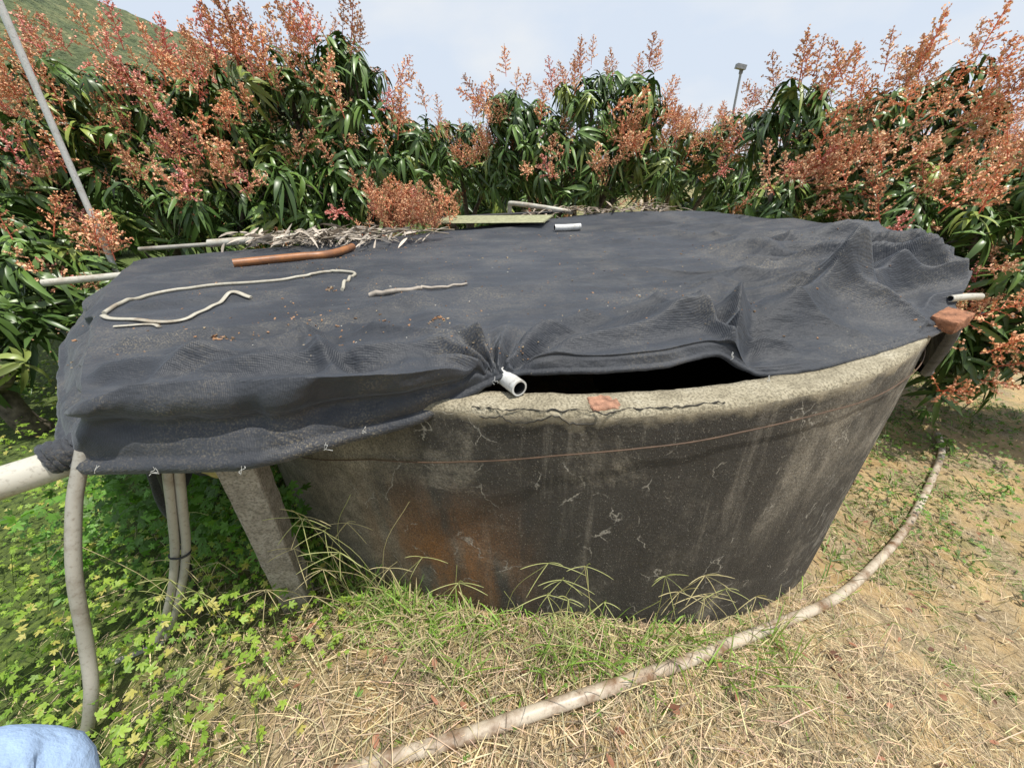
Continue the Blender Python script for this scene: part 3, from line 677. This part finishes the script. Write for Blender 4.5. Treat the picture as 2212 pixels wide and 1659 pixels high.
c=np.array([.46,.40,.33])*rng.uniform(.5,1.3,(n,1));mb.add(V,F,np.repeat(c,15,0))
for _ in range(26):
    x,y=random.gauss(-1.7,.4),random.gauss(3.62,.12);a=random.uniform(-.5,.5);l=random.uniform(.2,.5)
    tube(mb,[[x,y,1.14],[x+l*.5*math.cos(a),y+l*.5*math.sin(a),1.17],[x+l*math.cos(a),y+l*math.sin(a),1.15]],.005,4,(.25,.21,.16))
n=150;P=np.stack([rng.uniform(.2,2.0,n),rng.normal(5.0,.12,n),rng.uniform(1.12,1.2,n)],-1)
az=rng.random(n)*6.28;D=unit(np.stack([np.cos(az),np.sin(az),rng.normal(0,.25,n)],-1));S=unit(np.cross(D,[0,0,1.]))
V,F=leafverts(P,D,S,.2,.03,.1);mb.add(V,F,np.repeat(np.array([.34,.28,.22])*rng.uniform(.5,1.3,(n,1)),15,0))
mb.build('dead_leaf_pile',[M_straw])

# ------------------------------------------------------------------ ground cover
def outside(x,y,m=0.0): return np.hypot(x-TC[0],y-TC[1])>TR+m
def vineleaf():
    Vs=[];Fs=[];n=0
    for a,l in((0,1.),(.75,.8),(-.75,.8),(1.6,.5),(-1.6,.5)):
        D=np.array([[math.sin(a),math.cos(a),.12]]);D=unit(D);S=unit(np.cross(D,[0,0,1.]))
        V,F=leafverts(np.zeros((1,3)),D,S,l,.42*l,.18,(.25,.9,.75,.8,.05),.1);Vs.append(V);Fs.append(F+n);n+=15
    V=np.concatenate(Vs);return V,np.concatenate(Fs),np.ones((len(V),3))
VL=[vineleaf()]
mb=MB();n=22000
x=rng.uniform(-4.5,.2,n);y=rng.uniform(.05,3.6,n)
edge=-.78+.30*(fbm(x*2,y*2,81)*2)-.60*np.clip(.75-y,0,1)+.25*np.clip(y-.95,-.2,.2)
near=rng.random(n)<np.clip(1.35-.28*np.hypot(x,y),.35,1)
keep=(x<edge+rng.normal(0,.10,n))&outside(x,y,.03)&near;x=x[keep];y=y[keep];n=len(x)
hgt=.04+.28*np.clip(fbm(x*1.7,y*1.7,82)+.45,0,1)*np.clip((edge[keep]-x)/.5+.3,.12,1)
hgt=hgt*(1+.5*np.exp(-((x+1.1)**2+(y-1.1)**2)/.25))
z=gz(x,y)+hgt*rng.random(n)**.45
a=rng.random(n)[:,None];c=np.array([.13,.25,.022])*(1-a)+np.array([.34,.46,.065])*a
yl=rng.random(n)<.12;c[yl]=[.46,.42,.11]
inst(mb,VL,np.stack([x,y,z],-1),unit(rng.normal(0,.42,(n,3))+np.array([.1,-.15,1])),rng.uniform(.013,.034,n),c,0)
n=9000;x=rng.uniform(-1.0,5.5,n);y=rng.uniform(.1,4.2,n)
g_=fbm(x*2.3,y*2.3,84)
k=outside(x,y,.04)&(((g_>.16)&(rng.random(n)<.45))|((x>2.3)&(y>.55*x-.1)&(g_>-.1)&(x>2.7)))
x=x[k];y=y[k];n=len(x);c=np.array([.12,.21,.035])*rng.uniform(.5,1.8,(n,1))
inst(mb,VL,np.stack([x,y,gz(x,y)+rng.uniform(.01,.05,n)+.12*(x>2.6)*rng.random(n)],-1),unit(rng.normal(0,.35,(n,3))+np.array([0,0,1])),rng.uniform(.008,.02,n)*np.where(x>2.4,1.8,1),c,0)
for _ in range(500):
    x0=random.uniform(-2.6,-.6);y0=random.uniform(.3,2.4)
    if not outside(x0,y0,.05): continue
    a_=random.uniform(0,6.28);l=random.uniform(.08,.25);g0=float(gz(x0,y0))
    tube(mb,[[x0,y0,g0],[x0+l*.4*math.cos(a_),y0+l*.4*math.sin(a_),g0+l*.8],[x0+l*math.cos(a_),y0+l*math.sin(a_),g0+l*.9]],.0015,3,(.14,.2,.04),cap=False)
n=2600;x=rng.uniform(-2.0,-.85,n);y=rng.uniform(1.05,1.9,n);k=outside(x,y,.05);x=x[k];y=y[k];n=len(x)
z=gz(x,y)+rng.random(n)**.8*.55
c=np.array([.09,.20,.022])*rng.uniform(.6,1.7,(n,1))
inst(mb,VL,np.stack([x,y,z],-1),unit(rng.normal(0,.45,(n,3))+np.array([.1,-.4,1])),rng.uniform(.022,.045,n),c,0)
mb.build('vine_ground_cover',[M_vine])

mb=MB();n=105000
x=rng.uniform(-1.9,4.2,n);y=rng.uniform(.05,3.0,n)
keep=outside(x,y,.01)&(rng.random(n)<np.clip(1.35-.36*np.hypot(x,y),.08,1))&(rng.random(n)<np.clip(1.15+x*.6,.15,1))&(rng.random(n)<np.clip(1.20-2.6*(fbm(x*1.3,y*1.3,91)+.2)*(x>.7),.12,1))
x=x[keep];y=y[keep];n=len(x);az=rng.random(n)*6.28+1.5*fbm(x*6,y*6,92)
D=unit(np.stack([np.cos(az),np.sin(az),rng.normal(.08,.3,n)],-1));S=unit(np.cross(D,[0,0,1.])+rng.normal(0,.3,(n,3)))
P=np.stack([x,y,gz(x,y)+rng.uniform(.001,.045,n)],-1)
c=np.array([.62,.49,.30])*rng.uniform(.18,1.2,(n,1))*(1+rng.normal(0,.06,(n,3)))
blade(mb,P,D,S,rng.gamma(3,.028,n),rng.uniform(.0014,.0038,n),rng.uniform(-.1,.35,n),np.clip(c,0,.8))
mb.build('dry_straw_litter',[M_straw])
mb=MB();n=300;x=rng.uniform(-1.6,3.4,n);y=rng.uniform(.15,2.6,n);k=outside(x,y,.03);x=x[k];y=y[k];n=len(x);az=rng.random(n)*6.28
D=unit(np.stack([np.cos(az),np.sin(az),rng.normal(.1,.2,n)],-1));S=unit(np.cross(D,[0,0,1.])+rng.normal(0,.4,(n,3)))
V,F=leafverts(np.stack([x,y,gz(x,y)+.035],-1),D,S,rng.uniform(.02,.045,n),rng.uniform(.012,.028,n),rng.uniform(-.3,.5,n))
mb.add(V,F,np.repeat(np.array([.26,.12,.07])*rng.uniform(.4,1.5,(n,1)),15,0));mb.build('fallen_leaves',[M_straw])
mb=MB()
for _ in range(260):
    x=random.uniform(-.6,3.4);y=random.uniform(.2,2.6)
    if not outside(x,y,.03): continue
    s=random.uniform(.005,.016)*(2 if random.random()<.08 else 1);g_=random.uniform(.7,1.2)
    box(mb,(x,y,float(gz(x,y))+s*.3),(s*1.3,s,s*.7),(random.random(),random.random(),random.random()*3),(.38*g_,.31*g_,.22*g_),jit=s*.15)
mb.build('pebbles',[M_misc],False)

def grass(mb,x,y,L,w,col,up=1.0,zo=0):
    n=len(x);az=rng.random(n)*6.28
    D=unit(np.stack([np.cos(az),np.sin(az),np.abs(rng.normal(up,.4,n))],-1));S=unit(np.cross(D,[0,0,1.])+rng.normal(0,.2,(n,3)))
    V,F=leafverts(np.stack([x,y,gz(x,y)+zo],-1),D,S,L,w,rng.uniform(.15,.7,n),(.8,1,.9,.6,.05));mb.add(V,F,np.repeat(col,15,0))
mb=MB();n=3400
th_=rng.uniform(R(212),R(312),n);rr=TR+.02+np.abs(rng.normal(0,.10,n));x=TC[0]+rr*np.cos(th_);y=TC[1]+rr*np.sin(th_)
k=rng.random(n)<np.clip(1.1-.75*np.clip(x-.1,0,2)+.0,.12,1)*np.clip(.5+1.8*fbm(x*4,y*4,96),.12,1);x=x[k];y=y[k];n=len(x)
c=np.array([.17,.28,.045])*rng.uniform(.6,1.8,(n,1));c[rng.random(n)<.25]=[.46,.39,.20]
grass(mb,x,y,rng.uniform(.06,.30,n),rng.uniform(.0022,.0070,n),c,1.2)
for _ in range(130):
    cx_=random.uniform(-1.2,3.6);cy_=random.uniform(.1,2.5)
    if not outside(cx_,cy_,.05): continue
    n=random.randint(12,45);x=rng.normal(cx_,.05,n);y=rng.normal(cy_,.04,n)
    c=np.array([.17,.24,.05])*rng.uniform(.5,1.7,(n,1));grass(mb,x,y,rng.uniform(.03,.10,n),rng.uniform(.0016,.004,n),c,.8)
n=12000;x=rng.uniform(1.9,6.5,n);y=rng.uniform(1.2,4.6,n);k=outside(x,y,.05)&(y>.58*x-.05+rng.normal(0,.25,n))&(fbm(x*1.6,y*1.6,95)>-.10);x=x[k];y=y[k];n=len(x)
c=np.array([.12,.175,.04])*rng.uniform(.5,1.8,(n,1));c[rng.random(n)<.2]=[.30,.24,.12]
grass(mb,x,y,rng.uniform(.04,.18,n),rng.uniform(.004,.012,n),c,.8)
mb.build('grass_tufts',[M_vine])
mb=MB()
for i in range(74):
    x0=random.uniform(-.85,1.15) if i<62 else random.uniform(-1.5,-.5)
    y0=TC[1]-math.sqrt((TR+.07)**2-(x0-TC[0])**2)-random.uniform(0,.22) if x0>-1.1 else random.uniform(.85,1.1)
    g0=float(gz(x0,y0));h=random.uniform(.26,.66);lx=random.uniform(-.22,.22);ly=-random.uniform(-.02,.10)
    P=crom([[x0,y0,g0],[x0+lx*.3,y0+ly*.3,g0+h*.62],[x0+lx,y0+ly,g0+h]],5)
    cc=(.50,.50,.22) if random.random()<.6 else (.60,.51,.30)
    tube(mb,P,.0010,4,cc,cap=False)
    if random.random()<.8:
        tip=P[-1];base_=unit(P[-1]-P[-2])
        nf=random.randint(3,6);a0=random.uniform(0,6.28)
        for k in range(nf):
            a=a0+6.28*k/nf+random.uniform(-.4,.4);d=unit(base_*.35+np.array([math.cos(a),-.35,math.sin(a)*.75]));l=random.uniform(.05,.13)
            Q=np.array([tip+d*l*t-np.array([0,0,.03*t*t]) for t in np.linspace(0,1,6)]);tube(mb,Q,[.0013]*5+[.0006],4,cc,cap=False)
    n=3;grass(mb,np.full(n,x0),np.full(n,y0),rng.uniform(.1,.30,n),rng.uniform(.004,.008,n),np.tile([.20,.31,.055],(n,1)),1.2)
mb.build('crabgrass_stalks',[M_vine])
mb=MB()
for (x,y,s) in [(3.95,2.75,.8),(2.1,.95,.3),(2.35,.85,.22),(.42,.62,.16),(3.9,2.2,.5),(3.4,1.5,.4),(4.3,3.3,.7),(4.6,2.1,.8)]:
    z=float(gz(x,y));tube(mb,[[x,y,z],[x,y,z+.16*s]],.003,4,(.1,.16,.04),cap=False)
    inst(mb,WH,np.array([[x,y,z+.16*s]]),np.array([[0,0,1.]]),np.array([s*.7]),np.array([[.14,.24,.05]]),0)
mb.build('weed_saplings',[M_vine])
mb=MB();nu,nv=150,60;u,v=np.meshgrid(np.linspace(-150,60,nu),np.linspace(45,200,nv))
hz=46*np.exp(-((u+115)/55)**2)*np.clip((v-45)/40,0,1)**.7+3*fbm(u*.05,v*.05,101,5)*np.clip((v-45)/20,0,1)+3.6*fbm(u*.35,v*.35,102,3)*np.clip((v-45)/20,0,1)-1.5
I=np.arange(nv-1)[:,None]*nu+np.arange(nu-1)[None]
mb.add(np.stack([u,v,hz],-1),np.stack([I,I+1,I+nu+1,I+nu],-1))
q=N('hillside');p=q.pos();c=q.ramp(q.noise(p,.35,8,.7),(.3,(.05,.075,.035)),(.5,(.13,.16,.07)),(.7,(.28,.27,.13)));M_hill=q.fin(c,1.0,q.bump(q.noise(p,.9,5),1.0,2.5))
mb.build('hill',[M_hill])

# photographer's arm in a pale blue sleeve
mb=MB()
P=crom([[-.50,-.26,1.36],[-.585,-.04,1.18],[-.64,.135,1.00],[-.60,.155,.93],[-.48,.02,.87],[-.36,-.14,.85]],7)
rr=np.interp(np.linspace(0,1,len(P)),[0,.35,.5,.6,1],[.085,.075,.080,.068,.045])*(1+.04*np.sin(np.arange(len(P))*1.7))
tube(mb,P,rr,24,(.36,.50,.72));mb.build('sleeved_arm',[M_cloth])

# ------------------------------------------------------------------ light, sky, camera
sd=unit(np.array([.30,-.11,.94]));el=math.asin(sd[2]);az=math.atan2(sd[0],sd[1])
w=bpy.data.worlds.new('World');bpy.context.scene.world=w;w.use_nodes=True;nt=w.node_tree
bg=nt.nodes['Background'];sk=nt.nodes.new('ShaderNodeTexSky');sk.sky_type='NISHITA';sk.sun_disc=False;sk.sun_elevation=el;sk.sun_rotation=az
sk.dust_density=2.0;sk.air_density=1.0;sk.ozone_density=1.5
tc=nt.nodes.new('ShaderNodeTexCoord');mp=nt.nodes.new('ShaderNodeMapping');mp.inputs['Scale'].default_value=(1,1,2.2)
nz=nt.nodes.new('ShaderNodeTexNoise');nz.inputs['Scale'].default_value=3.4;nz.inputs['Detail'].default_value=7;nz.inputs['Roughness'].default_value=.5
rp=nt.nodes.new('ShaderNodeValToRGB');rp.color_ramp.elements[0].position=.50;rp.color_ramp.elements[1].position=.72
rp.color_ramp.elements[0].color=(0,0,0,1);rp.color_ramp.elements[1].color=(.7,.7,.7,1)
hz_=nt.nodes.new('ShaderNodeMix');hz_.data_type='RGBA';hz_.inputs[0].default_value=.93;hz_.inputs[7].default_value=(6.1,6.8,7.8,1)
mx=nt.nodes.new('ShaderNodeMix');mx.data_type='RGBA';mx.inputs[7].default_value=(7.2,7.4,7.6,1)
L=nt.links.new
L(tc.outputs['Generated'],mp.inputs[0]);L(mp.outputs[0],nz.inputs['Vector']);L(nz.outputs[0],rp.inputs[0]);L(rp.outputs[0],mx.inputs[0])
L(sk.outputs[0],hz_.inputs[6]);L(hz_.outputs[2],mx.inputs[6]);L(mx.outputs[2],bg.inputs[0])
bg.inputs[1].default_value=.12
sl=bpy.data.lights.new('sun','SUN');sl.energy=5.0;sl.angle=R(.53);sl.color=(1,.95,.87)
so=bpy.data.objects.new('sun',sl);C.objects.link(so);so.rotation_euler=Vector(sd).to_track_quat('Z','Y').to_euler()
cd=bpy.data.cameras.new('camera');cd.sensor_width=36;cd.lens=36*831/2212;cd.clip_end=2000;cd.clip_start=.02
co=bpy.data.objects.new('camera',cd);C.objects.link(co)
t_=R(29);p_=R(2);r0=Vector((1,0,0));u0=Vector((0,math.sin(t_),math.cos(t_)));f0=Vector((0,math.cos(t_),-math.sin(t_)))
r1=r0*math.cos(p_)-u0*math.sin(p_);u1=u0*math.cos(p_)+r0*math.sin(p_)
M=Matrix((r1,u1,-f0)).transposed().to_4x4();M.translation=Vector((0,0,1.6));co.matrix_world=M
sc=bpy.context.scene;sc.camera=co
sc.view_settings.view_transform='Standard';sc.view_settings.look='None';sc.view_settings.exposure=0
